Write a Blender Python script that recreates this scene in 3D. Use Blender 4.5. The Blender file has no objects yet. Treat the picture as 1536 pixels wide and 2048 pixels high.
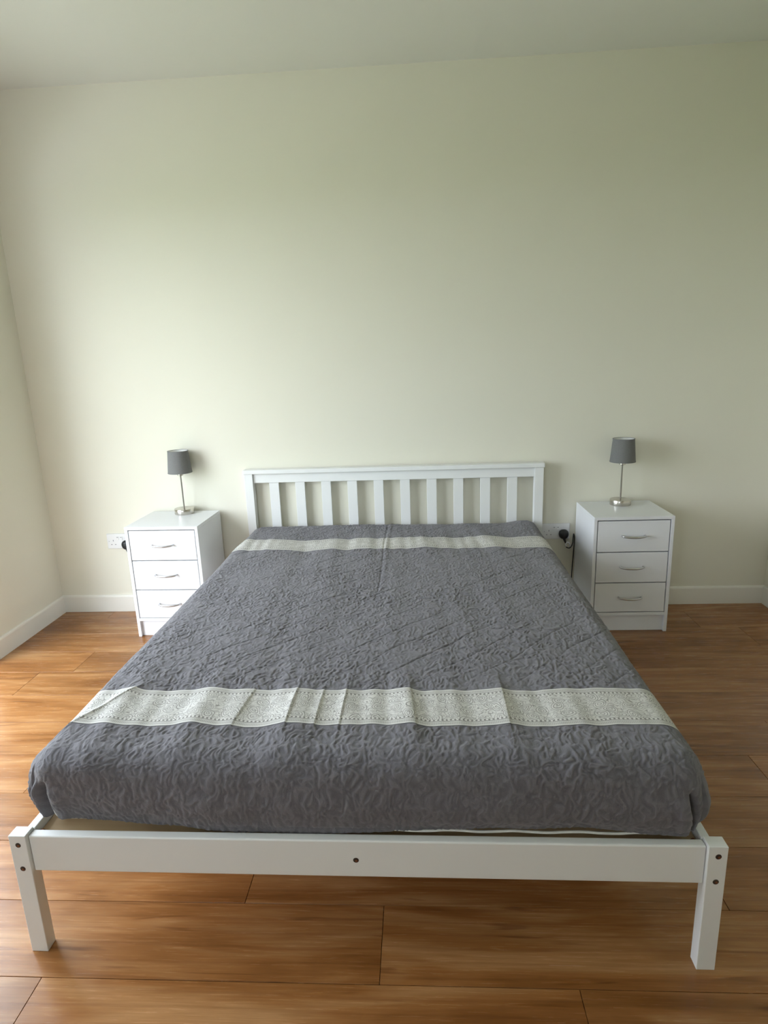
import bpy, bmesh, math, random
import numpy as np
from mathutils import Matrix, Vector

# ------------------------------------------------------------------ camera, sky, light, exposure
scene = bpy.context.scene
COL = scene.collection
F_PX, PITCH, ROLL, YAW = 1220.64, math.radians(13.762), math.radians(-2.076), math.radians(-3.405)
CAM = Vector((0.1401, -3.2013, 1.3376))
fw = Vector((math.sin(YAW) * math.cos(PITCH), math.cos(YAW) * math.cos(PITCH), -math.sin(PITCH)))
rt0 = Vector((math.cos(YAW), -math.sin(YAW), 0))
up0 = rt0.cross(fw)
rt = rt0 * math.cos(ROLL) + up0 * math.sin(ROLL)
up = -rt0 * math.sin(ROLL) + up0 * math.cos(ROLL)
cam_data = bpy.data.cameras.new('camera')
cam = bpy.data.objects.new('camera', cam_data)
COL.objects.link(cam)
cam.matrix_world = Matrix(((rt.x, up.x, -fw.x, CAM.x), (rt.y, up.y, -fw.y, CAM.y), (rt.z, up.z, -fw.z, CAM.z), (0, 0, 0, 1)))
cam_data.sensor_fit = 'VERTICAL'
cam_data.sensor_height = 36.0
cam_data.lens = F_PX * 36.0 / 2048.0
cam_data.clip_start = 0.02
scene.camera = cam

scene.view_settings.view_transform = 'Standard'
scene.view_settings.look = 'None'
scene.view_settings.gamma = 1.0
scene.view_settings.use_curve_mapping = False
scene.view_settings.exposure = EXPOSURE = 1.70

world = bpy.data.worlds.new('overcast_sky')
scene.world = world
world.use_nodes = True
wn = world.node_tree.nodes
wl = world.node_tree.links
wn.clear()
w_out = wn.new('ShaderNodeOutputWorld')
w_bg = wn.new('ShaderNodeBackground')
w_bg.inputs['Color'].default_value = (0.87, 0.96, 1.07, 1)
w_bg.inputs['Strength'].default_value = 4.0
wl.new(w_bg.outputs[0], w_out.inputs[0])

# patio door opening in the left wall (y range, top)
XL, XR, YB, YF, HT = -1.9204, 1.9875, 0.0, -4.35, 2.66
OY0, OY1, OZ = -2.30, -0.64, 2.12
portal_d = bpy.data.lights.new('door_daylight_portal', 'AREA')
portal_d.shape = 'RECTANGLE'
portal_d.size = OZ
portal_d.size_y = OY1 - OY0
portal_d.cycles.is_portal = True
portal = bpy.data.objects.new('door_daylight_portal', portal_d)
COL.objects.link(portal)
portal.location = (XL - 0.27, (OY0 + OY1) / 2, OZ / 2)
portal.rotation_euler = (0, -math.pi / 2, 0)
# window added in the wall behind the camera, unseen, for frontal daylight
WX0, WX1, WZ0, WZ1 = -1.55, -0.85, 1.00, 2.05
portal2_d = bpy.data.lights.new('fill_window_portal', 'AREA')
portal2_d.shape = 'RECTANGLE'
portal2_d.size = WX1 - WX0
portal2_d.size_y = WZ1 - WZ0
portal2_d.cycles.is_portal = True
portal2 = bpy.data.objects.new('fill_window_portal', portal2_d)
COL.objects.link(portal2)
portal2.location = ((WX0 + WX1) / 2, YF - 0.27, (WZ0 + WZ1) / 2)
portal2.rotation_euler = (math.pi / 2, 0, 0)

# ------------------------------------------------------------------ helpers
def mat(name, col, rough=0.5, metal=0.0, spec=0.5, coat=0.0):
    m = bpy.data.materials.new(name)
    m.use_nodes = True
    b = m.node_tree.nodes['Principled BSDF']
    b.inputs['Base Color'].default_value = (*col, 1)
    b.inputs['Roughness'].default_value = rough
    b.inputs['Metallic'].default_value = metal
    b.inputs['Specular IOR Level'].default_value = spec
    b.inputs['Coat Weight'].default_value = coat
    return m

class NT:
    """small wrapper to write node trees tersely"""
    def __init__(s, m):
        s.t = m.node_tree; s.b = s.t.nodes['Principled BSDF']
    def n(s, kind, **kw):
        nd = s.t.nodes.new('ShaderNode' + kind)
        for k, v in kw.items():
            if k.startswith('i_'):
                nd.inputs[k[2:].replace('_', ' ')].default_value = v
            else:
                setattr(nd, k, v)
        return nd
    def l(s, a, b): s.t.links.new(a, b)
    def math(s, op, a, b=None, c=None, clamp=False):
        nd = s.n('Math', operation=op); nd.use_clamp = clamp
        for i, v in enumerate((a, b, c)):
            if v is None: continue
            if isinstance(v, (int, float)): nd.inputs[i].default_value = v
            else: s.l(v, nd.inputs[i])
        return nd.outputs[0]
    def bump(s, h, strength=0.3, dist=0.001):
        nd = s.n('Bump'); nd.inputs['Strength'].default_value = strength
        nd.inputs['Distance'].default_value = dist
        s.l(h, nd.inputs['Height']); s.l(nd.outputs[0], s.b.inputs['Normal'])
    def mix(s, fac, a, b, blend='MIX'):
        nd = s.n('Mix', data_type='RGBA', blend_type=blend)
        for sock, v in ((nd.inputs[0], fac), (nd.inputs[6], a), (nd.inputs[7], b)):
            if isinstance(v, (int, float)): sock.default_value = v
            elif isinstance(v, tuple): sock.default_value = (*v, 1)
            else: s.l(v, sock)
        return nd.outputs[2]

def paint_mat(name, col, rough, scale=350, strength=0.12, dist=0.0006):
    m = mat(name, col, rough)
    t = NT(m)
    co = t.n('TexCoord')
    no = t.n('TexNoise', i_Scale=scale, i_Detail=3.0)
    t.l(co.outputs['Object'], no.inputs['Vector'])
    big = t.n('TexNoise', i_Scale=3.0, i_Detail=2.0)
    t.l(co.outputs['Object'], big.inputs['Vector'])
    c = t.mix(big.outputs['Fac'], tuple(x * 0.985 for x in col), tuple(min(1, x * 1.015) for x in col))
    t.l(c, t.b.inputs['Base Color'])
    t.bump(no.outputs['Fac'], strength, dist)
    return m

def obj_from_bm(name, bm, m, parent=None, smooth=False):
    me = bpy.data.meshes.new(name)
    bm.normal_update()
    bm.to_mesh(me); bm.free()
    if m: me.materials.append(m)
    if smooth:
        for p in me.polygons: p.use_smooth = True
    o = bpy.data.objects.new(name, me)
    COL.objects.link(o)
    if parent: o.parent = parent
    return o

def box_bm(bm, x0, x1, y0, y1, z0, z1, bev=0.0, seg=2):
    vs = [bm.verts.new((x, y, z)) for x in (x0, x1) for y in (y0, y1) for z in (z0, z1)]
    fs = [(0, 1, 3, 2), (4, 6, 7, 5), (0, 4, 5, 1), (2, 3, 7, 6), (0, 2, 6, 4), (1, 5, 7, 3)]
    faces = [bm.faces.new([vs[i] for i in f]) for f in fs]
    if bev > 0:
        edges = list({e for f in faces for e in f.edges})
        bmesh.ops.bevel(bm, geom=edges, offset=bev, segments=seg, profile=0.5, affect='EDGES')
    return vs

def box(name, x0, x1, y0, y1, z0, z1, m, parent=None, bev=0.0, seg=2):
    bm = bmesh.new()
    box_bm(bm, x0, x1, y0, y1, z0, z1, bev, seg)
    return obj_from_bm(name, bm, m, parent)

def lathe(name, prof, m, parent=None, loc=(0, 0, 0), n=48, closed=False, axis='Z'):
    """prof: list of (r, h)"""
    bm = bmesh.new()
    rings = []
    for r, h in prof:
        if r < 1e-6:
            rings.append([bm.verts.new((0, 0, h))])
        else:
            rings.append([bm.verts.new((r * math.cos(2 * math.pi * i / n), r * math.sin(2 * math.pi * i / n), h)) for i in range(n)])
    pairs = list(zip(rings[:-1], rings[1:]))
    if closed: pairs.append((rings[-1], rings[0]))
    for a, b in pairs:
        for i in range(n):
            j = (i + 1) % n
            if len(a) == 1 and len(b) == 1: continue
            if len(a) == 1: bm.faces.new((a[0], b[j], b[i]))
            elif len(b) == 1: bm.faces.new((a[i], a[j], b[0]))
            else: bm.faces.new((a[i], a[j], b[j], b[i]))
    bmesh.ops.recalc_face_normals(bm, faces=bm.faces)
    if axis == 'Y': bmesh.ops.rotate(bm, verts=bm.verts, matrix=Matrix.Rotation(math.pi / 2, 3, 'X'))
    bmesh.ops.translate(bm, verts=bm.verts, vec=loc)
    o = obj_from_bm(name, bm, m, parent, smooth=True)
    me = o.data
    try: me.set_sharp_from_angle(angle=math.radians(40))
    except Exception: pass
    return o

def tube(name, pts, rad, m, parent=None, n=12, flat=1.0, sub=6):
    """smooth tube through control points (Catmull-Rom); rad may be list; flat squashes vertically"""
    P = [Vector(p) for p in pts]
    path = []; rr = []
    R = rad if isinstance(rad, (list, tuple)) else [rad] * len(P)
    for i in range(len(P) - 1):
        p0 = P[max(i - 1, 0)]; p1 = P[i]; p2 = P[i + 1]; p3 = P[min(i + 2, len(P) - 1)]
        for k in range(sub):
            t = k / sub
            path.append(0.5 * ((2 * p1) + (-p0 + p2) * t + (2 * p0 - 5 * p1 + 4 * p2 - p3) * t * t + (-p0 + 3 * p1 - 3 * p2 + p3) * t ** 3))
            rr.append(R[i] * (1 - t) + R[i + 1] * t)
    path.append(P[-1]); rr.append(R[-1])
    bm = bmesh.new(); rings = []
    nrm = None
    for i, p in enumerate(path):
        d = (path[min(i + 1, len(path) - 1)] - path[max(i - 1, 0)]).normalized()
        if nrm is None:
            nrm = Vector((0, 0, 1)) if abs(d.z) < 0.9 else Vector((1, 0, 0))
        nrm = (nrm - d * nrm.dot(d)).normalized()
        bn = d.cross(nrm)
        rings.append([bm.verts.new(p + nrm * (math.cos(2 * math.pi * k / n) * rr[i] * flat) + bn * (math.sin(2 * math.pi * k / n) * rr[i])) for k in range(n)])
    for a, b in zip(rings[:-1], rings[1:]):
        for k in range(n):
            j = (k + 1) % n
            bm.faces.new((a[k], a[j], b[j], b[k]))
    bm.faces.new(rings[0][::-1]); bm.faces.new(rings[-1])
    bmesh.ops.recalc_face_normals(bm, faces=bm.faces)
    return obj_from_bm(name, bm, m, parent, smooth=True)

def empty(name, loc, rz=0.0):
    o = bpy.data.objects.new(name, None)
    o.empty_display_size = 0.1
    COL.objects.link(o)
    o.location = loc; o.rotation_euler = (0, 0, rz)
    return o

def tag(o, label=None, cat=None, group=None, kind=None):
    if label: o['label'] = label
    if cat: o['category'] = cat
    if group: o['group'] = group
    if kind: o['kind'] = kind
    return o

def copy_tree(o, parent=None):
    c = o.copy(); COL.objects.link(c)
    if parent: c.parent = parent
    for ch in [x for x in bpy.data.objects if x.parent == o]:
        copy_tree(ch, c)
    return c

# ------------------------------------------------------------------ materials
M_WALL = paint_mat('wall_paint', (0.80, 0.777, 0.664), 0.75)
M_CEIL = paint_mat('ceiling_paint', (0.80, 0.80, 0.75), 0.85)
M_SKIRT = paint_mat('skirting_paint', (0.83, 0.81, 0.74), 0.4, 120, 0.05)
M_WHITE = paint_mat('white_bed_paint', (0.84, 0.85, 0.84), 0.38, 90, 0.10, 0.0005)
M_CAB = paint_mat('white_laminate', (0.80, 0.81, 0.83), 0.33, 500, 0.03, 0.0003)
M_CHROME = mat('satin_chrome', (0.55, 0.55, 0.56), 0.28, 1.0)
M_NICKEL = mat('brushed_nickel', (0.60, 0.57, 0.52), 0.27, 1.0)
M_PLATE = mat('white_plastic', (0.80, 0.80, 0.80), 0.35)
M_HOLE = mat('recess_shade', (0.035, 0.02, 0.012), 0.7)
M_BOLT = mat('copper_bolt', (0.20, 0.075, 0.035), 0.45, 0.7)
M_BLACK = mat('black_plastic', (0.012, 0.012, 0.013), 0.4)
M_GREYSW = mat('grey_mark', (0.25, 0.25, 0.27), 0.5)
M_STEM = mat('nickel_dark_reflection', (0.30, 0.28, 0.25), 0.3, 1.0)  # lamp nickel darkened to paint in the dark reflections on the thin stem
M_BULB = mat('frosted_bulb', (0.85, 0.85, 0.82), 0.3)
M_SHADE_IN = mat('shade_lining', (0.80, 0.80, 0.77), 0.8)
M_MATT = paint_mat('mattress_ticking', (0.80, 0.79, 0.76), 0.9, 260, 0.3, 0.001)

def fabric_shade():
    m = mat('grey_shade_fabric', (0.19, 0.19, 0.185), 0.9, spec=0.2)
    t = NT(m)
    co = t.n('TexCoord')
    mp = t.n('Mapping'); mp.inputs['Scale'].default_value = (900, 900, 260)
    t.l(co.outputs['Object'], mp.inputs[0])
    no = t.n('TexNoise', i_Scale=1.0, i_Detail=2.0)
    t.l(mp.outputs[0], no.inputs['Vector'])
    c = t.mix(no.outputs['Fac'], (0.14, 0.14, 0.138), (0.245, 0.245, 0.24))
    t.l(c, t.b.inputs['Base Color'])
    t.bump(no.outputs['Fac'], 0.4, 0.0006)
    return m
M_SHADE = fabric_shade()

def pine():
    m = mat('bare_pine', (0.62, 0.46, 0.28), 0.6)
    t = NT(m)
    co = t.n('TexCoord')
    mp = t.n('Mapping'); mp.inputs['Scale'].default_value = (3, 45, 45)
    t.l(co.outputs['Object'], mp.inputs[0])
    no = t.n('TexNoise', i_Scale=1.0, i_Detail=5.0)
    t.l(mp.outputs[0], no.inputs['Vector'])
    t.l(t.mix(no.outputs['Fac'], (0.50, 0.34, 0.19), (0.70, 0.54, 0.34)), t.b.inputs['Base Color'])
    return m
M_PINE = pine()

def wood_floor():
    m = mat('oak_laminate', (0.4, 0.2, 0.1), 0.28, spec=0.5)
    t = NT(m)
    co = t.n('TexCoord'); oi = t.n('ObjectInfo')
    # every plank gets its own stretch of grain
    off = t.n('CombineXYZ')
    t.l(t.math('MULTIPLY', oi.outputs['Random'], 37.0), off.inputs[0])
    t.l(t.math('MULTIPLY', oi.outputs['Random'], 91.0), off.inputs[1])
    add = t.n('VectorMath', operation='ADD')
    t.l(co.outputs['Object'], add.inputs[0]); t.l(off.outputs[0], add.inputs[1])
    def noise(sx, sy, detail, dist=0.0, rough=0.55):
        mp = t.n('Mapping'); mp.inputs['Scale'].default_value = (sx, sy, 1)
        t.l(add.outputs[0], mp.inputs[0])
        n = t.n('TexNoise', i_Scale=1.0, i_Detail=detail, i_Distortion=dist, i_Roughness=rough)
        t.l(mp.outputs[0], n.inputs['Vector'])
        return n.outputs['Fac']
    def ramp(f, stops):
        r = t.n('ValToRGB'); e = r.color_ramp.elements
        while len(e) < len(stops): e.new(0.5)
        for el, (p, c) in zip(e, stops): el.position = p; el.color = (*c, 1)
        t.l(f, r.inputs[0]); return r.outputs['Color']
    broad = noise(1.5, 11, 3, 0.9)
    col = ramp(broad, [(0.30, (0.225, 0.086, 0.021)), (0.50, (0.33, 0.143, 0.043)), (0.70, (0.45, 0.235, 0.095))])
    fine = noise(7, 190, 4, 0.2, 0.7)
    col = t.mix(0.55, col, ramp(fine, [(0.32, (0.62, 0.58, 0.54)), (0.62, (1.0, 1.0, 1.0))]), 'MULTIPLY')
    streak = noise(1.9, 26, 2, 1.6)
    col = t.mix(0.55, col, ramp(streak, [(0.29, (0.42, 0.33, 0.28)), (0.375, (1.0, 1.0, 1.0))]), 'MULTIPLY')
    # cathedral lines
    mp = t.n('Mapping'); mp.inputs['Scale'].default_value = (0.9, 7.5, 1)
    t.l(add.outputs[0], mp.inputs[0])
    wv = t.n('TexWave', wave_type='BANDS', bands_direction='Y', i_Scale=1.1, i_Distortion=5.5, i_Detail=2.0)
    wv.inputs['Detail Scale'].default_value = 0.7
    t.l(mp.outputs[0], wv.inputs['Vector'])
    col = t.mix(0.30, col, ramp(wv.outputs['Fac'], [(0.0, (0.55, 0.46, 0.40)), (0.16, (1, 1, 1))]), 'MULTIPLY')
    # knots
    mk = t.n('Mapping'); mk.inputs['Scale'].default_value = (1.6, 4.2, 1)
    t.l(add.outputs[0], mk.inputs[0])
    vo = t.n('TexVoronoi', i_Scale=1.0); t.l(mk.outputs[0], vo.inputs['Vector'])
    col = t.mix(0.8, col, ramp(vo.outputs['Distance'], [(0.015, (0.30, 0.22, 0.18)), (0.085, (1, 1, 1))]), 'MULTIPLY')
    # plank-to-plank tone
    tone = t.n('CombineColor')
    for i in range(3):
        t.l(t.math('MULTIPLY_ADD', oi.outputs['Random'], 0.22, 0.90), tone.inputs[i])
    col = t.mix(1.0, col, tone.outputs[0], 'MULTIPLY')
    t.l(col, t.b.inputs['Base Color'])
    t.l(t.math('MULTIPLY_ADD', fine, 0.12, 0.20), t.b.inputs['Roughness'])
    t.bump(fine, 0.12, 0.0006)
    return m
M_WOOD = wood_floor()
M_SUB = mat('dark_underlay', (0.05, 0.03, 0.02), 0.9)

def coverlet_mat():
    m = mat('grey_quilted_cotton', (0.155, 0.15, 0.165), 0.82, spec=0.25)
    t = NT(m)
    uv = t.n('UVMap'); uv.uv_map = 'UVMap'
    no = t.n('TexNoise', i_Scale=900.0, i_Detail=2.0)
    t.l(uv.outputs[0], no.inputs['Vector'])
    at = t.n('Attribute'); at.attribute_name = 'relief'
    # satin sheen painted in: raised cords paler, valleys and stitches darker
    c = t.mix(at.outputs['Fac'], (0.132, 0.127, 0.142), (0.176, 0.169, 0.187))
    c = t.mix(no.outputs['Fac'], c, (0.17, 0.165, 0.178)) if False else c
    t.l(c, t.b.inputs['Base Color'])
    t.b.inputs['Sheen Weight'].default_value = 0.25
    t.b.inputs['Sheen Roughness'].default_value = 0.5
    mid = t.n('TexNoise', i_Scale=260.0, i_Detail=2.0, i_Distortion=1.0)
    t.l(uv.outputs[0], mid.inputs['Vector'])
    h = t.math('ADD', t.math('MULTIPLY', no.outputs['Fac'], 0.25), mid.outputs['Fac'])
    t.bump(h, 0.5, 0.0022)
    return m
M_COVER = coverlet_mat()

def band_mat():
    m = mat('woven_scroll_band', (0.6, 0.58, 0.55), 0.8, spec=0.25)
    t = NT(m)
    uv = t.n('UVMap'); uv.uv_map = 'UVMap'
    sp = t.n('SeparateXYZ'); t.l(uv.outputs[0], sp.inputs[0])
    U, V = sp.outputs[0], sp.outputs[1]              # metres across, 0..1 along the band height
    vm = t.math('MULTIPLY', V, 0.16)
    cb = t.n('CombineXYZ'); t.l(U, cb.inputs[0]); t.l(vm, cb.inputs[1])
    # warp for hand-drawn scrolls
    wn_ = t.n('TexNoise', i_Scale=22.0, i_Detail=1.0); t.l(cb.outputs[0], wn_.inputs['Vector'])
    wa = t.n('VectorMath', operation='SCALE'); t.l(wn_.outputs['Color'], wa.inputs[0]); wa.inputs['Scale'].default_value = 0.03
    wc = t.n('VectorMath', operation='ADD'); t.l(cb.outputs[0], wc.inputs[0]); t.l(wa.outputs[0], wc.inputs[1])
    vo = t.n('TexVoronoi', i_Scale=26.0, voronoi_dimensions='2D'); vo.inputs['Randomness'].default_value = 0.75
    t.l(wc.outputs[0], vo.inputs['Vector'])
    ve = t.n('TexVoronoi', i_Scale=26.0, voronoi_dimensions='2D', feature='DISTANCE_TO_EDGE'); ve.inputs['Randomness'].default_value = 0.75
    t.l(wc.outputs[0], ve.inputs['Vector'])
    rings = t.math('LESS_THAN', t.math('SINE', t.math('MULTIPLY', vo.outputs['Distance'], 46.0)), -0.62)
    vd = t.n('TexVoronoi', i_Scale=120.0, voronoi_dimensions='2D'); t.l(wc.outputs[0], vd.inputs['Vector'])
    dots = t.math('GREATER_THAN', vd.outputs['Distance'], 0.52)
    # curling vine lines: contours of a smooth field
    vf = t.n('TexNoise', i_Scale=34.0, i_Detail=0.5, noise_dimensions='2D'); t.l(cb.outputs[0], vf.inputs['Vector'])
    vines = t.math('LESS_THAN', t.math('ABSOLUTE', t.math('SINE', t.math('MULTIPLY', vf.outputs['Fac'], 26.0))), 0.24)
    leaf = t.math('LESS_THAN', vo.outputs['Distance'], 0.42)
    ink = t.math('MAXIMUM', t.math('MULTIPLY', t.math('MULTIPLY', rings, leaf), 0.9), t.math('MULTIPLY', t.math('MULTIPLY', vines, t.math('SUBTRACT', 1.0, leaf)), 0.8))
    ink = t.math('MAXIMUM', ink, t.math('MULTIPLY', dots, 0.30))
    # plain ribbed borders at both band edges
    dv = t.math('ABSOLUTE', t.math('SUBTRACT', V, 0.5))
    border = t.math('GREATER_THAN', dv, 0.385)
    inner = t.math('SUBTRACT', 1.0, border)
    rib = t.math('GREATER_THAN', t.math('SINE', t.math('MULTIPLY', U, 1500.0)), 0.2)
    strip = t.math('MULTIPLY', t.math('GREATER_THAN', dv, 0.405), t.math('LESS_THAN', dv, 0.465))
    beadrow = t.math('MULTIPLY', t.math('GREATER_THAN', dv, 0.335), t.math('LESS_THAN', dv, 0.37))
    beads = t.math('MULTIPLY', beadrow, t.math('LESS_THAN', t.math('SINE', t.math('MULTIPLY', U, 620.0)), -0.1))
    line = t.math('MULTIPLY', t.math('GREATER_THAN', dv, 0.378), t.math('LESS_THAN', dv, 0.392))
    nb = t.math('SUBTRACT', 1.0, beadrow)
    ink = t.math('MULTIPLY', t.math('MULTIPLY', ink, inner), nb)
    ink = t.math('MAXIMUM', ink, t.math('MAXIMUM', beads, t.math('MULTIPLY', line, 0.9)))
    ink = t.math('MAXIMUM', ink, t.math('MULTIPLY', t.math('MULTIPLY_ADD', rib, 0.3, 0.25), strip))
    c = t.mix(ink, (0.70, 0.69, 0.66), (0.26, 0.25, 0.235))
    t.l(c, t.b.inputs['Base Color'])
    fn = t.n('TexNoise', i_Scale=700.0, i_Detail=2.0); t.l(cb.outputs[0], fn.inputs['Vector'])
    t.bump(t.math('ADD', t.math('MULTIPLY', ink, -1.0), t.math('MULTIPLY', fn.outputs['Fac'], 0.5)), 0.5, 0.0012)
    return m
M_BAND = band_mat()

def glass_mat():
    m = bpy.data.materials.new('door_glass'); m.use_nodes = True
    nt = m.node_tree; nt.nodes.clear()
    o = nt.nodes.new('ShaderNodeOutputMaterial'); mx = nt.nodes.new('ShaderNodeMixShader')
    tr = nt.nodes.new('ShaderNodeBsdfTransparent'); gl = nt.nodes.new('ShaderNodeBsdfGlossy')
    gl.inputs['Roughness'].default_value = 0.02
    mx.inputs[0].default_value = 0.07
    nt.links.new(tr.outputs[0], mx.inputs[1]); nt.links.new(gl.outputs[0], mx.inputs[2]); nt.links.new(mx.outputs[0], o.inputs[0])
    return m
M_GLASS = glass_mat()

def grass_mat():
    m = mat('lawn_grass', (0.10, 0.17, 0.05), 0.95)
    t = NT(m); co = t.n('TexCoord')
    n = t.n('TexNoise', i_Scale=6.0, i_Detail=6.0); t.l(co.outputs['Object'], n.inputs['Vector'])
    t.l(t.mix(n.outputs['Fac'], (0.10, 0.16, 0.045), (0.20, 0.27, 0.09)), t.b.inputs['Base Color'])
    return m
M_GRASS = grass_mat()
M_PATIO = paint_mat('pale_paving', (0.27, 0.29, 0.22), 0.85, 40, 0.2)

# ------------------------------------------------------------------ room shell
T = 0.25
tag(box('wall_back', XL - T, XR + T, 0, T, -0.05, HT + 0.1, M_WALL), kind='structure')
tag(box('wall_right', XR, XR + T, YF, 0, -0.05, HT + 0.1, M_WALL), kind='structure')
bm = bmesh.new()
box_bm(bm, XL - T, WX0, YF - T, YF, -0.05, HT + 0.1)
box_bm(bm, WX1, XR + T, YF - T, YF, -0.05, HT + 0.1)
box_bm(bm, WX0, WX1, YF - T, YF, -0.05, WZ0)
box_bm(bm, WX0, WX1, YF - T, YF, WZ1, HT + 0.1)
tag(obj_from_bm('wall_front', bm, M_WALL), kind='structure')
tag(box('ceiling', XL, XR, YF, 0, HT, HT + 0.1, M_CEIL), kind='structure')
bm = bmesh.new()
box_bm(bm, XL - T, XL, OY1, 0, -0.05, HT + 0.1)
box_bm(bm, XL - T, XL, YF, OY0, -0.05, HT + 0.1)
box_bm(bm, XL - T, XL, OY0, OY1, OZ, HT + 0.1)
tag(obj_from_bm('wall_left', bm, M_WALL), kind='structure')
floor = tag(box('floor', XL - T, XR, YF, 0, -0.06, -0.008, M_SUB), kind='structure')

# laminate planks: rows run across the room, 1.21 m boards, tiny chamfers
PLW, PLL, GAP = 0.2037, 1.21, 0.0014
ROW0 = -2.142
anchor = {0: 0.029, -1: -0.745, 1: -0.330, 3: 1.235, 2: 0.72, 4: -1.02, 5: 0.35, 6: -0.42, -2: 0.22, -3: -0.1}
rng = random.Random(5)
plank_cache = {}
for k in range(-11, 11):
    y0 = ROW0 + k * PLW; y1 = y0 + PLW
    y0c, y1c = max(y0, YF), min(y1, 0.0)
    if y1c - y0c < 0.01: continue
    a = anchor.get(k, rng.uniform(-0.6, 0.6))
    x = a - PLL * math.ceil((a - XL) / PLL)
    while x < XR:
        x0c, x1c = max(x, XL), min(x + PLL, XR)
        x += PLL
        if x1c - x0c < 0.02: continue
        L, W = x1c - x0c, y1c - y0c
        key = (round(L, 4), round(W, 4))
        if key not in plank_cache:
            bm = bmesh.new()
            g = GAP / 2; c = 0.0004
            lo = [(-L / 2 + g, -W / 2 + g), (L / 2 - g, -W / 2 + g), (L / 2 - g, W / 2 - g), (-L / 2 + g, W / 2 - g)]
            hi = [(-L / 2 + g + c, -W / 2 + g + c), (L / 2 - g - c, -W / 2 + g + c), (L / 2 - g - c, W / 2 - g - c), (-L / 2 + g + c, W / 2 - g - c)]
            v0 = [bm.verts.new((a_, b_, -0.008)) for a_, b_ in lo]
            v1 = [bm.verts.new((a_, b_, -0.0006)) for a_, b_ in lo]
            v2 = [bm.verts.new((a_, b_, 0.0)) for a_, b_ in hi]
            for A, B in ((v0, v1), (v1, v2)):
                for i in range(4):
                    j = (i + 1) % 4; bm.faces.new((A[i], A[j], B[j], B[i]))
            bm.faces.new(v2); bm.faces.new(v0[::-1])
            me = bpy.data.meshes.new('plank'); bm.to_mesh(me); bm.free(); me.materials.append(M_WOOD)
            plank_cache[key] = me
        o = bpy.data.objects.new('plank', plank_cache[key]); COL.objects.link(o)
        o.location = ((x0c + x1c) / 2, (y0c + y1c) / 2, 0); o.parent = floor

def skirting(name, a, b, n):
    """profiled skirting board from a to b along a wall, n = inward normal"""
    prof = [(0, 0), (0.010, 0), (0.010, 0.088), (0.0085, 0.094), (0.005, 0.0985), (0, 0.100)]
    bm = bmesh.new(); rows = []
    for p in (a, b):
        rows.append([bm.verts.new((p[0] + n[0] * d, p[1] + n[1] * d, z + 0.0002)) for d, z in prof])
    k = len(prof)
    for i in range(k):
        j = (i + 1) % k; bm.faces.new((rows[0][i], rows[0][j], rows[1][j], rows[1][i]))
    bm.faces.new(rows[0]); bm.faces.new(rows[1][::-1])
    bmesh.ops.recalc_face_normals(bm, faces=bm.faces)
    return tag(obj_from_bm(name, bm, M_SKIRT), kind='structure')
skirting('baseboard_back', (XL, 0), (XR, 0), (0, -1))
skirting('baseboard_left', (XL, -0.010), (XL, OY1), (1, 0))
skirting('baseboard_left_2', (XL, OY0), (XL, YF + 0.01), (1, 0))
skirting('baseboard_right', (XR, -0.010), (XR, YF + 0.01), (-1, 0))
skirting('baseboard_front', (XL, YF), (XR, YF), (0, 1))

# patio door in the left wall (beside the frame of the photograph; the daylight source)
door = box('door_1', XL - 0.20, XL - 0.12, OY0, OY0 + 0.06, 0, OZ, M_WHITE)
tag(door, kind='structure')
box('door_frame', XL - 0.20, XL - 0.12, OY1 - 0.06, OY1, 0, OZ, M_WHITE, door)
box('door_frame', XL - 0.20, XL - 0.12, OY0 + 0.06, OY1 - 0.06, OZ - 0.06, OZ, M_WHITE, door)
box('door_sill', XL - 0.20, XL - 0.12, OY0 + 0.06, OY1 - 0.06, 0, 0.05, M_WHITE, door)
ym = (OY0 + OY1) / 2
box('door_stile', XL - 0.19, XL - 0.13, ym - 0.03, ym + 0.03, 0.05, OZ - 0.06, M_WHITE, door)
for a_, b_ in ((OY0 + 0.06, ym - 0.03), (ym + 0.03, OY1 - 0.06)):
    box('door_pane', XL - 0.163, XL - 0.157, a_, b_, 0.05, OZ - 0.06, M_GLASS, door)
win = box('fill_window_1', WX0, WX0 + 0.05, YF - 0.19, YF - 0.13, WZ0, WZ1, M_WHITE)  # unseen window, added to light the bed foot from the front
tag(win, kind='structure')
box('fill_window_frame', WX1 - 0.05, WX1, YF - 0.19, YF - 0.13, WZ0, WZ1, M_WHITE, win)
box('fill_window_frame', WX0 + 0.05, WX1 - 0.05, YF - 0.19, YF - 0.13, WZ1 - 0.05, WZ1, M_WHITE, win)
box('fill_window_frame', WX0 + 0.05, WX1 - 0.05, YF - 0.19, YF - 0.13, WZ0, WZ0 + 0.05, M_WHITE, win)
wm = (WX0 + WX1) / 2
box('mullion', wm - 0.03, wm + 0.03, YF - 0.19, YF - 0.13, WZ0 + 0.05, WZ1 - 0.05, M_WHITE, win)
for a_, b_ in ((WX0 + 0.05, wm - 0.03), (wm + 0.03, WX1 - 0.05)):
    box('fill_window_pane', a_, b_, YF - 0.163, YF - 0.157, WZ0 + 0.05, WZ1 - 0.05, M_GLASS, win)
tag(box('fill_window_sill', WX0 - 0.03, WX1 + 0.03, YF - 0.12, YF + 0.03, WZ0, WZ0 + 0.025, M_WHITE), kind='structure')
tag(box('trim_1', XL - T, XL, OY0, OY1, -0.03, -0.0005, M_WHITE), kind='structure')

tag(box('patio', XL - T - 3.0, XL - T - 0.005, -5.0, 2.0, -0.2, -0.1, M_PATIO), kind='structure')
tag(box('ground', -40, XL - T - 3.0, -30, 30, -0.3, -0.12, M_GRASS), kind='structure')

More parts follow.
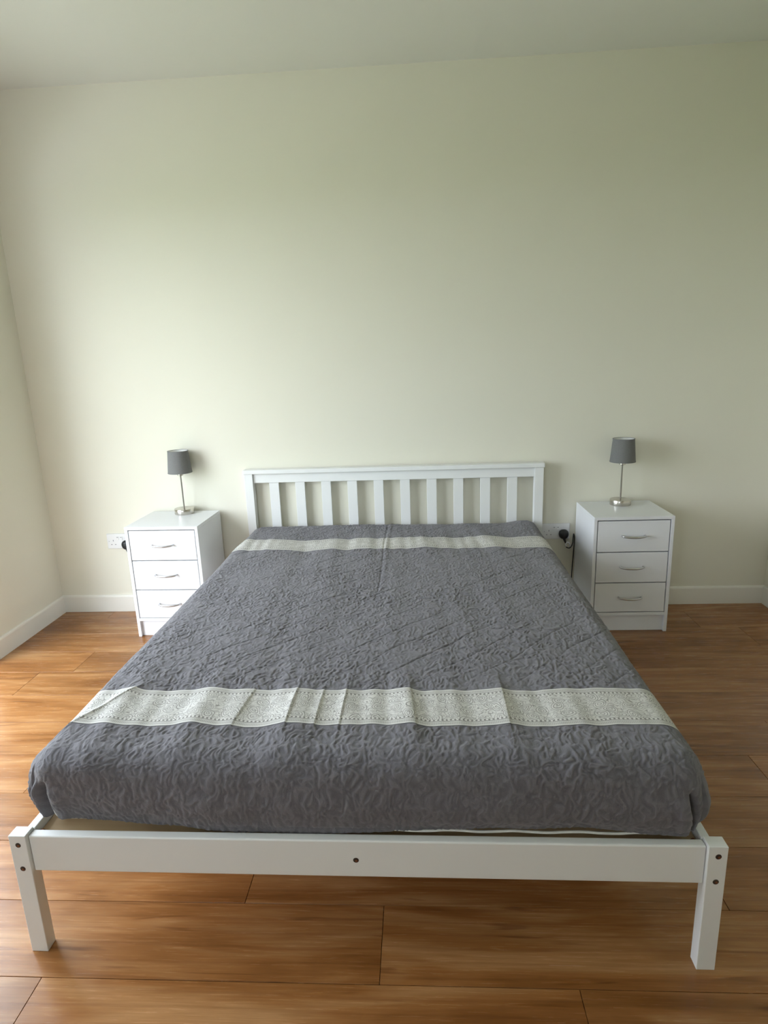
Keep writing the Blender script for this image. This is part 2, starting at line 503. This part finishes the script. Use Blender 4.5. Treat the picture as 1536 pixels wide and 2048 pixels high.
# ------------------------------------------------------------------ bed frame
BROT = math.radians(-0.47)
bed = empty('bed_frame', (0, 0, 0), BROT)
tag(bed, 'white painted wooden bed frame with slatted headboard and low foot rail', 'bed')
FY, FH = -2.086, 0.3254
PW, PD = 0.040, 0.031
def bolt_hole(x, y, z, par):
    lathe('bolt_hole', [(0, 0.0012), (0.0052, 0.0012), (0.0066, 0.0), (0.0, 0.0)], M_HOLE, par, (x, y, z), 20, axis='Y')  # raised dark disc paints the shade inside a bolt hole
    lathe('bolt_head', [(0, 0.0020), (0.0022, 0.0018), (0.0034, 0.0010), (0, 0.0010)], M_BOLT, par, (x + 0.001, y, z - 0.001), 12, axis='Y')
for s in (-1, 1):
    x0, x1 = (-0.790, -0.790 + PW) if s < 0 else (0.790 - PW, 0.790)
    leg = box('leg', x0, x1, FY, FY + PD, 0.0, FH, M_WHITE, bed, 0.0014)
    for z in (0.301, 0.237):
        bolt_hole((x0 + x1) / 2 + (0.001 if s > 0 else 0), FY + 0.0001, z, leg)
    # head posts
    hx0, hx1 = (-0.785, -0.740) if s < 0 else (0.740, 0.785)
    box('head_post', hx0, hx1, -0.058, -0.014, 0.0, 0.786, M_WHITE, bed, 0.0015)
foot = box('foot_rail', -0.7495, 0.7495, FY + 0.009, FY + PD, 0.223, 0.3185, M_WHITE, bed, 0.0035, 3)
bolt_hole(0.0, FY + 0.0091, 0.268, foot)
for s in (-1, 1):
    xo, xi = 0.766 * s, 0.747 * s
    box('side_rail', min(xo, xi), max(xo, xi), FY + PD + 0.0003, -0.0585, 0.228, 0.3215, M_WHITE, bed, 0.0015)
    box('slat_ledge', min(xi, xi - 0.02 * s), max(xi, xi - 0.02 * s), FY + PD + 0.004, -0.0585, 0.262, 0.285, M_PINE, bed)
box('centre_beam', -0.02, 0.02, FY + PD + 0.0003, -0.059, 0.235, 0.285, M_PINE, bed, 0.001)
box('centre_leg', -0.022, 0.022, -1.06, -1.02, 0.0, 0.2348, M_WHITE, bed, 0.001)
nsl = 14
for i in range(nsl):
    y = -2.046 + i * (1.90 / (nsl - 1))
    box('bed_slat', -0.746, 0.746, y, y + 0.068, 0.2852, 0.300, M_PINE, bed, 0.0015)
# corner bracket bolts seen inside the left foot corner
for s in (-1, 1):
    lathe('bracket_bolt', [(0, 0.010), (0.006, 0.009), (0.007, 0.0), (0, 0.0)], M_BOLT, bed, (s * 0.735, -2.045, 0.304), 16, axis='Y')
# headboard
box('cap_rail', -0.790, 0.790, -0.064, -0.010, 0.7862, 0.8085, M_WHITE, bed, 0.003, 3)
box('top_rail', -0.7395, 0.7395, -0.047, -0.025, 0.7365, 0.7860, M_WHITE, bed, 0.0015)
box('lower_rail', -0.7395, 0.7395, -0.047, -0.025, 0.34, 0.41, M_WHITE, bed, 0.0015)
for i in range(10):
    xc = -0.6305 + i * 0.1398
    box('headboard_slat', xc - 0.0255, xc + 0.0255, -0.043, -0.029, 0.4101, 0.7364, M_WHITE, bed, 0.0012)

# ------------------------------------------------------------------ noise in numpy
def pnoise(x, y, seed=0):
    xi = np.floor(x).astype(np.int64); yi = np.floor(y).astype(np.int64)
    xf = x - xi; yf = y - yi
    u = xf * xf * xf * (xf * (xf * 6 - 15) + 10); v = yf * yf * yf * (yf * (yf * 6 - 15) + 10)
    def g(ix, iy, dx, dy):
        h = (ix * 374761393 + iy * 668265263 + seed * 1442695041) & 0xffffffff
        h = ((h ^ (h >> 13)) * 1274126177) & 0xffffffff
        h = h ^ (h >> 16)
        a = (h & 0xffff) * (2 * math.pi / 65536.0)
        return np.cos(a) * dx + np.sin(a) * dy
    a = g(xi, yi, xf, yf); b = g(xi + 1, yi, xf - 1, yf)
    c = g(xi, yi + 1, xf, yf - 1); d = g(xi + 1, yi + 1, xf - 1, yf - 1)
    return ((a * (1 - u) + b * u) * (1 - v) + (c * (1 - u) + d * u) * v) * 1.5
def sstep(a, b, x):
    t = np.clip((x - a) / (b - a), 0, 1); return t * t * (3 - 2 * t)

# ------------------------------------------------------------------ mattress
def rounded_box_mesh(name, x0, x1, y0, y1, z0, z1, r, m, parent=None):
    bm = bmesh.new(); box_bm(bm, x0, x1, y0, y1, z0, z1, r, 5)
    return obj_from_bm(name, bm, m, parent, smooth=True)
mattress = rounded_box_mesh('mattress', -0.738, 0.738, -2.022, -0.075, 0.3003, 0.480, 0.035, M_MATT)
mattress.rotation_euler = (0, 0, BROT)
tag(mattress, 'white mattress under the grey bedspread, its edge just showing above the foot rail', 'mattress')
# piped edge, peeping out from under the bedspread
pts = [(-0.10 + i * 0.0375, -2.0465, 0.3225 + 0.0018 * math.sin(i * 1.7)) for i in range(21)]
tube('piping', pts, 0.0030, M_MATT, mattress, 8)

# ------------------------------------------------------------------ bedspread
ST = 0.0024
BX, BY0, BY1, BZT, BZB, RR = 0.762, -2.058, -0.066, 0.500, 0.322, 0.062
nx = int(round(2 * BX / ST)); ny = int(round((BY1 - BY0) / ST)); nz = int(round((BZT - BZB) / ST))
xs = np.linspace(-BX, BX, nx + 1); ys = np.linspace(BY0, BY1, ny + 1); zs = np.linspace(BZT, BZB, nz + 1)
nh = int(nz * 0.45)
Ps = []; UVs = []; Fs = []; base = 0
def patch(A, B, fn, flip=False):
    global base
    a, b = np.meshgrid(A, B, indexing='ij')
    p, uvc = fn(a.ravel(), b.ravel())
    n1, n2 = len(A), len(B)
    idx = np.arange(n1 * n2).reshape(n1, n2) + base
    q = np.stack([idx[:-1, :-1], idx[1:, :-1], idx[1:, 1:], idx[:-1, 1:]], -1).reshape(-1, 4)
    if flip: q = q[:, ::-1]
    Ps.append(p); UVs.append(uvc); Fs.append(q); base += n1 * n2
st = np.stack
patch(xs, ys, lambda a, b: (st([a, b, np.full_like(a, BZT)], 1), st([a, b], 1)))
patch(xs, zs, lambda a, b: (st([a, np.full_like(a, BY0), b], 1), st([a, BY0 - (BZT - b)], 1)), True)
patch(xs, zs[:nh], lambda a, b: (st([a, np.full_like(a, BY1), b], 1), st([a, BY1 + (BZT - b)], 1)))
patch(ys, zs, lambda a, b: (st([np.full_like(a, -BX), a, b], 1), st([-BX - (BZT - b), a], 1)))
patch(ys, zs, lambda a, b: (st([np.full_like(a, BX), a, b], 1), st([BX + (BZT - b), a], 1)), True)
P = np.concatenate(Ps); UVc = np.concatenate(UVs); Fq = np.concatenate(Fs)
key = np.round(P * 20000).astype(np.int64)
_, first, inv = np.unique(key, axis=0, return_index=True, return_inverse=True)
inv = inv.reshape(-1)
P = P[first]; UVc = UVc[first]; Fq = inv[Fq]
# rounded box
IN_lo = np.array([-BX + RR, BY0 + RR, -1.0]); IN_hi = np.array([BX - RR, BY1 - 0.02, BZT - RR])
# softer radius at the head
Q = np.clip(P, IN_lo, IN_hi); D = P - Q
LN = np.maximum(np.linalg.norm(D, axis=1), 1e-9)
N = D / LN[:, None]
rad = np.where((P[:, 1] > IN_hi[1]), np.minimum(RR, 0.06), RR)
S = Q + N * rad[:, None]
S[:, 1] = np.where(P[:, 1] > IN_hi[1], np.minimum(S[:, 1], BY1 + 0.004), S[:, 1])
u, v = UVc[:, 0], UVc[:, 1]
ax = np.abs(P[:, 0]); drop = BZT - P[:, 2]
# cloth relief: worm-like raised cords, stretched along the bed
wu = u + 0.010 * pnoise(u * 28, v * 28, 3); wv = v + 0.014 * pnoise(u * 28, v * 28, 4)
f1 = pnoise(wu * 80, wv * 44, 11) + 0.45 * pnoise(wu * 110, wv * 62, 12)
cord = np.sin(f1 * 4.4 + 2.0 * pnoise(u * 20, v * 14, 13))
f2 = pnoise(wu * 130, wv * 75, 15)
relief = 0.72 * cord + 0.45 * f2
# diagonal quilting stitch lines
dg = (v - u) / 0.132 + 0.10 * pnoise(u * 6, v * 6, 21)
dd = np.abs(dg - np.round(dg)) * 0.132
dg2 = (v + u) / 0.264 + 0.12 * pnoise(u * 6, v * 6, 22)
dd2 = np.abs(dg2 - np.round(dg2)) * 0.264
stitch = np.exp(-(dd / 0.0035) ** 2) * (0.45 + 0.55 * sstep(-0.3, 0.4, pnoise(u * 3, v * 3, 23))) + 0.22 * np.exp(-(dd2 / 0.005) ** 2)
# bands (v measured along the cloth)
B1, B2 = (-0.512, -0.338), (-1.915, -1.752)
def inband(v, b, e=0.0): return (v > b[0] - e) & (v < b[1] + e)
off = 1 - np.maximum(sstep(B1[0] - 0.006, B1[0], v) * (1 - sstep(B1[1], B1[1] + 0.006, v)), sstep(B2[0] - 0.006, B2[0], v) * (1 - sstep(B2[1], B2[1] + 0.006, v)))
corner = sstep(0.0, 0.05, np.hypot(np.maximum(0, BX - ax), np.maximum(0, P[:, 1] - BY0)))
far = 0.55 + 0.45 * sstep(-0.3, -1.3, v)
amp = 0.0021 * off * (0.25 + 0.75 * corner) * (0.75 + 0.35 * pnoise(u * 5, v * 5, 31))
d = amp * relief - 0.0024 * stitch * off * sstep(-1.95, -1.6, v)
# lengthwise waves in the loose cloth, strongest over the bands
nearB = np.exp(-((v + 1.83) / 0.16) ** 2) + np.exp(-((v + 0.42) / 0.15) ** 2)
flat_top = sstep(0.09, 0.0, drop)
wave = pnoise(u * 8.5 + 0.6 * v, v * 1.1, 41) + 0.55 * pnoise(u * 19 + 1.5 * v, v * 2.2, 42)
d = d + flat_top * wave * (0.0028 + 0.0085 * nearB * sstep(0.75, 0.35, u))
# a few sharper pressed folds over the foot band
for c, w_, a_, sk in ((-0.175, 0.020, 0.0075, 0.0), (-0.105, 0.016, 0.0060, 0.0), (-0.045, 0.018, 0.0065, 0.0), (-0.30, 0.03, 0.005, 0.1), (-0.66, 0.016, 0.006, 0.55), (0.36, 0.03, 0.006, 0.0), (0.13, 0.035, 0.004, -0.1)):
    q = (u - (c + sk * (v + 1.83))) / w_
    d = d + 1.3 * a_ * np.exp(-np.abs(q) ** 1.5) * np.where(q < 0, 1.0, 0.55) * np.exp(-((v + 1.83) / 0.12) ** 2) * flat_top
# centre crease running from the head
cx = -0.02 + 0.006 * np.sin(v * 5)
d = d - 0.0024 * np.exp(-((u - cx) / 0.004) ** 2) * sstep(-1.25, -0.9, v) + 0.002 * np.exp(-((u - cx - 0.012) / 0.008) ** 2) * sstep(-1.25, -0.9, v)
# bumps at the head (folded-over cloth)
d = d + flat_top * (0.014 * np.exp(-((u - 0.68) / 0.07) ** 2 - ((v + 0.10) / 0.10) ** 2) + 0.006 * np.exp(-((u + 0.25) / 0.4) ** 2 - ((v + 0.1) / 0.1) ** 2))
# soft drape waves on the sides and foot
side = sstep(0.03, 0.12, drop)
d = d + side * (0.004 * pnoise(P[:, 0] * 7 + 3, P[:, 1] * 7, 51) + 0.010 * np.sin(np.pi * np.clip((drop - 0.03) / 0.16, 0, 1)))
# mitred corner folds at the foot
fx = BX - ax
onfront = (P[:, 1] <= BY0 + 1e-6)
g0 = np.where(P[:, 0] > 0, 0.026 + 0.022 * sstep(0.02, 0.17, 0.19 - drop), 0.040 + 0.010 * sstep(0.10, 0.04, drop))
gro = np.exp(-(((fx - g0) / 0.0075)) ** 2) * sstep(0.055, 0.11, drop) * onfront
d = d - np.where(P[:, 0] > 0, 0.036, 0.040) * gro
d = d + np.where(P[:, 0] > 0, 0.0, 0.016) * np.exp(-((fx - (g0 - 0.022)) / 0.011) ** 2) * sstep(0.055, 0.10, drop) * onfront
ear = np.exp(-((P[:, 1] - (BY0 + 0.015)) / 0.045) ** 2) * (~onfront) * (ax >= BX - 1e-6) * np.sin(np.pi * np.clip((drop - 0.04) / 0.14, 0, 1))
d = d + 0.010 * ear + onfront * 0.006 * np.exp(-((fx - g0 - 0.028) / 0.018) ** 2) * sstep(0.05, 0.12, drop)
S = S + N * d[:, None]
# tuck the hem inwards a little and let it run unevenly
hem = sstep(BZT - 0.045 - BZB, BZT - BZB, drop)
hx = S[:, 0]
front_f = sstep(BY0 + 0.05, BY0, P[:, 1])
S[:, 1] += front_f * (0.004 + 0.030 * sstep(-0.25, -0.75, hx)) * sstep(0.0, 0.15, drop) * np.where(ax > 0, 1, 1)
S[:, 0] -= np.sign(P[:, 0]) * (ax > BX - 0.001) * 0.016 * hem
S[:, 1] += front_f * 0.006 * hem
S[:, 2] += hem * (0.004 * pnoise(u * 9, v * 9, 61) + front_f * (0.013 * sstep(0.10, 0.30, hx) * sstep(0.72, 0.55, hx) - 0.010 * sstep(0.1, -0.1, hx) * sstep(-0.5, -0.2, hx)))
# keep the foot hem behind the rail
S[:, 1] = np.where((S[:, 2] < 0.335) & (S[:, 1] < -2.0545), -2.0545, S[:, 1])
S[:, 2] = np.maximum(S[:, 2], 0.3055)
sd = (np.abs(S[:, 0]) > 0.742) & (S[:, 2] < 0.3245)
S[:, 2] = np.where(sd, 0.3245, S[:, 2])
# small shifts along the cloth make the band edges run unevenly
S[:, 1] += flat_top * (0.006 * pnoise(u * 5, v * 0.8, 71) + 0.003 * pnoise(u * 14, v * 1.5, 72))

rel = np.clip(0.5 + 0.5 * relief / 0.9 - 0.6 * stitch, 0, 1).astype(np.float32)
vc = v[Fq].mean(1)
def cloth(name, faces, m, pos, uvs, parent, relief_attr=None):
    used, invf = np.unique(faces, return_inverse=True)
    f = invf.reshape(faces.shape)
    me = bpy.data.meshes.new(name)
    me.vertices.add(len(used)); me.vertices.foreach_set('co', pos[used].astype(np.float32).ravel())
    me.loops.add(f.size); me.loops.foreach_set('vertex_index', f.astype(np.int32).ravel())
    me.polygons.add(len(f))
    me.polygons.foreach_set('loop_start', np.arange(0, f.size, 4, dtype=np.int32))
    me.polygons.foreach_set('loop_total', np.full(len(f), 4, dtype=np.int32))
    me.update(calc_edges=True)
    me.polygons.foreach_set('use_smooth', np.ones(len(f), dtype=bool))
    uvl = me.uv_layers.new(name='UVMap')
    uvl.data.foreach_set('uv', uvs[used][f.ravel()].astype(np.float32).ravel())
    if relief_attr is not None:
        at = me.attributes.new('relief', 'FLOAT', 'POINT'); at.data.foreach_set('value', relief_attr[used])
    me.materials.append(m); me.validate()
    o = bpy.data.objects.new(name, me); COL.objects.link(o)
    if parent: o.parent = parent
    return o
m1 = inband(vc, B1, -ST * 1.5); m2 = inband(vc, B2, -ST * 1.5)
spread = cloth('bedspread', Fq[~(m1 | m2)], M_COVER, S, UVc, None, rel)
spread.rotation_euler = (0, 0, BROT)
tag(spread, 'grey quilted bedspread with two pale patterned bands covering the bed', 'bedspread')
for b in (B1, B2):
    fm = inband(vc, b)
    uvb = UVc.copy(); uvb[:, 1] = (v - b[0]) / (b[1] - b[0])
    ob = cloth('woven_band', Fq[fm], M_BAND, S + N * 0.0012, uvb, spread)
    tag(ob, 'pale woven band with a grey scroll pattern')

# ------------------------------------------------------------------ bedside cabinets
CW, CD, CH = 0.3743, 0.336, 0.5875
def make_cabinet(loc, rz):
    c = empty('bedside_cabinet', loc, rz)
    h = CW / 2; t = 0.0155
    box('top_panel', -h, h, 0, CD, CH - t, CH, M_CAB, c, 0.0012)
    box('side_panel', -h, -h + t, 0.0005, CD, 0, CH - t - 0.0002, M_CAB, c, 0.0008)
    box('side_panel', h - t, h, 0.0005, CD, 0, CH - t - 0.0002, M_CAB, c, 0.0008)
    box('back_panel', -h + t, h - t, CD - 0.006, CD - 0.001, 0.02, CH - t - 0.0003, M_CAB, c)
    box('bottom_shelf', -h + t + 0.0002, h - t - 0.0002, 0.001, CD - 0.0065, 0.086, 0.1015, M_CAB, c, 0.0008)
    box('plinth', -h + t + 0.0002, h - t - 0.0002, 0.016, 0.031, 0.001, 0.0858, M_CAB, c, 0.0008)
    for z0, z1, zh in ((0.4145, 0.5670, 0.494), (0.2585, 0.4095, 0.338), (0.1055, 0.2535, 0.182)):
        d = box('drawer', -h + t + 0.004, h - t - 0.004, 0.0022, 0.0175, z0, z1, M_CAB, c, 0.001)
        box('drawer_box', -h + t + 0.012, h - t - 0.012, 0.0177, CD - 0.03, z0 + 0.01, z1 - 0.035, M_CAB, d)
        pts = [(-0.054, 0.0020, zh), (-0.052, -0.012, zh), (-0.040, -0.020, zh - 0.001), (-0.015, -0.0255, zh - 0.002), (0.015, -0.0255, zh - 0.002), (0.040, -0.020, zh - 0.001), (0.052, -0.012, zh), (0.054, 0.0020, zh)]
        tube('drawer_handle', pts, [0.0042, 0.0042, 0.0046, 0.0054, 0.0054, 0.0046, 0.0042, 0.0042], M_CHROME, d, 12, 1.0)
    return c
cabL = make_cabinet((-1.139, -0.352, 0), math.radians(-1.2))
tag(cabL, 'white three-drawer bedside cabinet to the left of the bed', 'cabinet', 'bedside cabinets')
cabR = copy_tree(cabL)
cabR.location = (1.1568, -0.3495, 0); cabR.rotation_euler = (0, 0, 0)
tag(cabR, 'white three-drawer bedside cabinet to the right of the bed', 'cabinet', 'bedside cabinets')

# ------------------------------------------------------------------ lamps
def make_lamp(loc):
    L = empty('table_lamp', loc)
    lathe('lamp_base', [(0, 0), (0.0505, 0), (0.0515, 0.0015), (0.0515, 0.0265), (0.0500, 0.0285), (0.012, 0.0290), (0.006, 0.0315), (0, 0.0315)], M_NICKEL, L)
    lathe('lamp_stem', [(0, 0.0262), (0.0037, 0.0262), (0.0037, 0.205), (0, 0.205)], M_STEM, L, n=20)
    lathe('lamp_socket', [(0, 0.203), (0.008, 0.2035), (0.0155, 0.2075), (0.0155, 0.232), (0.012, 0.240), (0.012, 0.262), (0, 0.262)], M_NICKEL, L, n=32)
    lathe('bulb', [(0, 0.262), (0.009, 0.262), (0.012, 0.275), (0.0175, 0.292), (0.0175, 0.302), (0.012, 0.314), (0, 0.319)], M_BULB, L, n=24)
    z0, z1, r0, r1, th = 0.222, 0.338, 0.0620, 0.0520, 0.0012
    sh = lathe('lamp_shade', [(r0, z0), (r1, z1), (r1 - th, z1), (r0 - th, z0)], M_SHADE, L, closed=True, n=64)
    lathe('shade_lining', [(r0 - th - 0.0002, z0 + 0.001), (r1 - th - 0.0002, z1 - 0.001), (r1 - th - 0.0008, z1 - 0.001), (r0 - th - 0.0008, z0 + 0.001)], M_SHADE_IN, sh, closed=True, n=64)
    for zz, rr_ in ((z0 + 0.0012, r0 - 0.0001), (z1 - 0.0012, r1 + 0.0003)):
        lathe('shade_trim', [(rr_ - 0.002, zz - 0.0018), (rr_ + 0.0008, zz - 0.0018), (rr_ + 0.0008, zz + 0.0018), (rr_ - 0.002, zz + 0.0018)], M_SHADE, sh, closed=True, n=64)
    bm = bmesh.new()
    for k in range(3):                                     # spider that carries the shade
        a = k * 2 * math.pi / 3 + 0.4
        for s0, s1, za, zb in ((0.012, 0.0598, 0.240, 0.2255),):
            dx, dy = math.cos(a), math.sin(a); px, py = -dy * 0.0012, dx * 0.0012
            vs = [bm.verts.new((dx * r + sx * px, dy * r + sx * py, z + hz)) for r, z in ((s0, za), (s1, zb)) for sx in (-1, 1) for hz in (-0.001, 0.001)]
            for f in ((0, 1, 3, 2), (4, 6, 7, 5), (0, 4, 5, 1), (2, 3, 7, 6), (0, 2, 6, 4), (1, 5, 7, 3)):
                bm.faces.new([vs[i] for i in f])
    obj_from_bm('shade_spider', bm, M_NICKEL, sh)
    return L
lampL = make_lamp((-1.119, -0.073, CH + 0.0002))
tag(lampL, 'small nickel table lamp with grey drum shade on the left bedside cabinet', 'lamp', 'bedside table lamps')
lampR = copy_tree(lampL); lampR.location = (1.170, -0.092, CH + 0.0002)
tag(lampR, 'small nickel table lamp with grey drum shade on the right bedside cabinet', 'lamp', 'bedside table lamps')

# ------------------------------------------------------------------ sockets, plugs, cables
def make_socket(x, z):
    s = empty('wall_socket', (x, 0, z))
    box('faceplate', -0.073, 0.073, -0.010, -0.0002, -0.043, 0.043, M_PLATE, s, 0.003, 3)
    for sx, g in ((-1, -0.037), (1, 0.037)):
        xs_ = -0.010 if sx < 0 else 0.010
        r = box('rocker_switch', xs_ - 0.0065, xs_ + 0.0065, -0.0135, -0.0099, 0.006, 0.027, M_PLATE, s, 0.001)
        box('switch_mark', xs_ - 0.004, xs_ + 0.004, -0.0138, -0.0134, 0.0215, 0.0245, M_GREYSW, r)
        for hx, hz, w, h in ((g, 0.004, 0.002, 0.0045), (g - 0.011, -0.018, 0.0036, 0.002), (g + 0.011, -0.018, 0.0036, 0.002)):
            box('pin_hole', hx - w, hx + w, -0.01015, -0.0099, hz - h, hz + h, M_GREYSW, s)
    for sx in (-1, 1):
        lathe('screw', [(0, 0.0008), (0.0025, 0.0006), (0.003, 0), (0, 0)], M_CHROME, s, (sx * 0.061, -0.0098, 0.0), 12, axis='Y')
    return s
sockL = make_socket(-1.533, 0.420)
tag(sockL, 'white double wall socket left of the left bedside cabinet', 'socket', 'double wall sockets')
sockR = copy_tree(sockL); sockR.location = (0.868, 0, 0.427)
tag(sockR, 'white double wall socket between the headboard and the right cabinet', 'socket', 'double wall sockets')

def make_plug(x, z, name='plug'):
    p = empty(name, (x, -0.0103, z))
    bm = bmesh.new()
    # British plug: rounded body, flat towards the wall, narrower at the bottom
    outl = []
    for i in range(28):
        a = 2 * math.pi * i / 28
        cx_, sz_ = math.cos(a), math.sin(a)
        rx = 0.0255; rz = 0.026
        outl.append((rx * math.copysign(abs(cx_) ** 0.8, cx_) * (1 - 0.18 * max(0, -sz_)), rz * math.copysign(abs(sz_) ** 0.8, sz_)))
    rings = []
    for sc, y in ((1.0, 0.0), (1.0, -0.010), (0.93, -0.017), (0.78, -0.022), (0.5, -0.025)):
        rings.append([bm.verts.new((a * sc, y, b * sc)) for a, b in outl])
    for A, B in zip(rings[:-1], rings[1:]):
        for i in range(28):
            j = (i + 1) % 28; bm.faces.new((A[i], A[j], B[j], B[i]))
    bm.faces.new(rings[0][::-1]); bm.faces.new(rings[-1])
    bmesh.ops.recalc_face_normals(bm, faces=bm.faces)
    obj_from_bm('plug_body', bm, M_BLACK, p, smooth=True)
    return p
plL = make_plug(-1.494, 0.400)
tag(plL, 'black plug in the wall socket beside the left bedside cabinet', 'plug', 'black plugs')
tube('cord_grip', [(0.0, -0.010, -0.022), (0.006, -0.013, -0.036), (0.012, -0.015, -0.050)], [0.0075, 0.006, 0.0042], M_BLACK, plL, 12)
tube('cable', [(0.012, -0.015, -0.049), (0.022, -0.016, -0.075), (0.04, -0.016, -0.15), (0.05, -0.016, -0.25), (0.048, -0.020, -0.33), (0.050, -0.06, -0.388), (0.075, -0.10, -0.396), (0.118, -0.07, -0.396)], 0.0028, M_BLACK, plL, 10)
plR = make_plug(0.908, 0.412)
tag(plR, 'black plug in the wall socket beside the right bedside cabinet', 'plug', 'black plugs')
tube('cord_grip', [(0.0, -0.010, -0.020), (0.006, -0.013, -0.034), (0.010, -0.016, -0.046)], [0.0075, 0.006, 0.0042], M_BLACK, plR, 12)
tube('cable', [(0.010, -0.016, -0.045), (0.012, -0.020, -0.066), (0.030, -0.022, -0.072), (0.044, -0.022, -0.052), (0.047, -0.020, -0.02), (0.050, -0.016, 0.004), (0.0555, -0.012, -0.02), (0.054, -0.012, -0.10), (0.050, -0.012, -0.2), (0.048, -0.016, -0.30), (0.045, -0.05, -0.398), (0.02, -0.10, -0.408)], 0.0027, M_BLACK, plR, 10)
wc_ = tube('white_cable', [(0.918, -0.040, 0.350), (0.915, -0.041, 0.364), (0.924, -0.042, 0.374), (0.934, -0.041, 0.366), (0.938, -0.036, 0.354), (0.948, -0.028, 0.350), (0.958, -0.022, 0.358), (0.9655, -0.016, 0.364)], 0.0032, M_PLATE, None, 10)
tag(wc_, 'short loop of white cable hanging under the black plug by the right cabinet', 'cable')
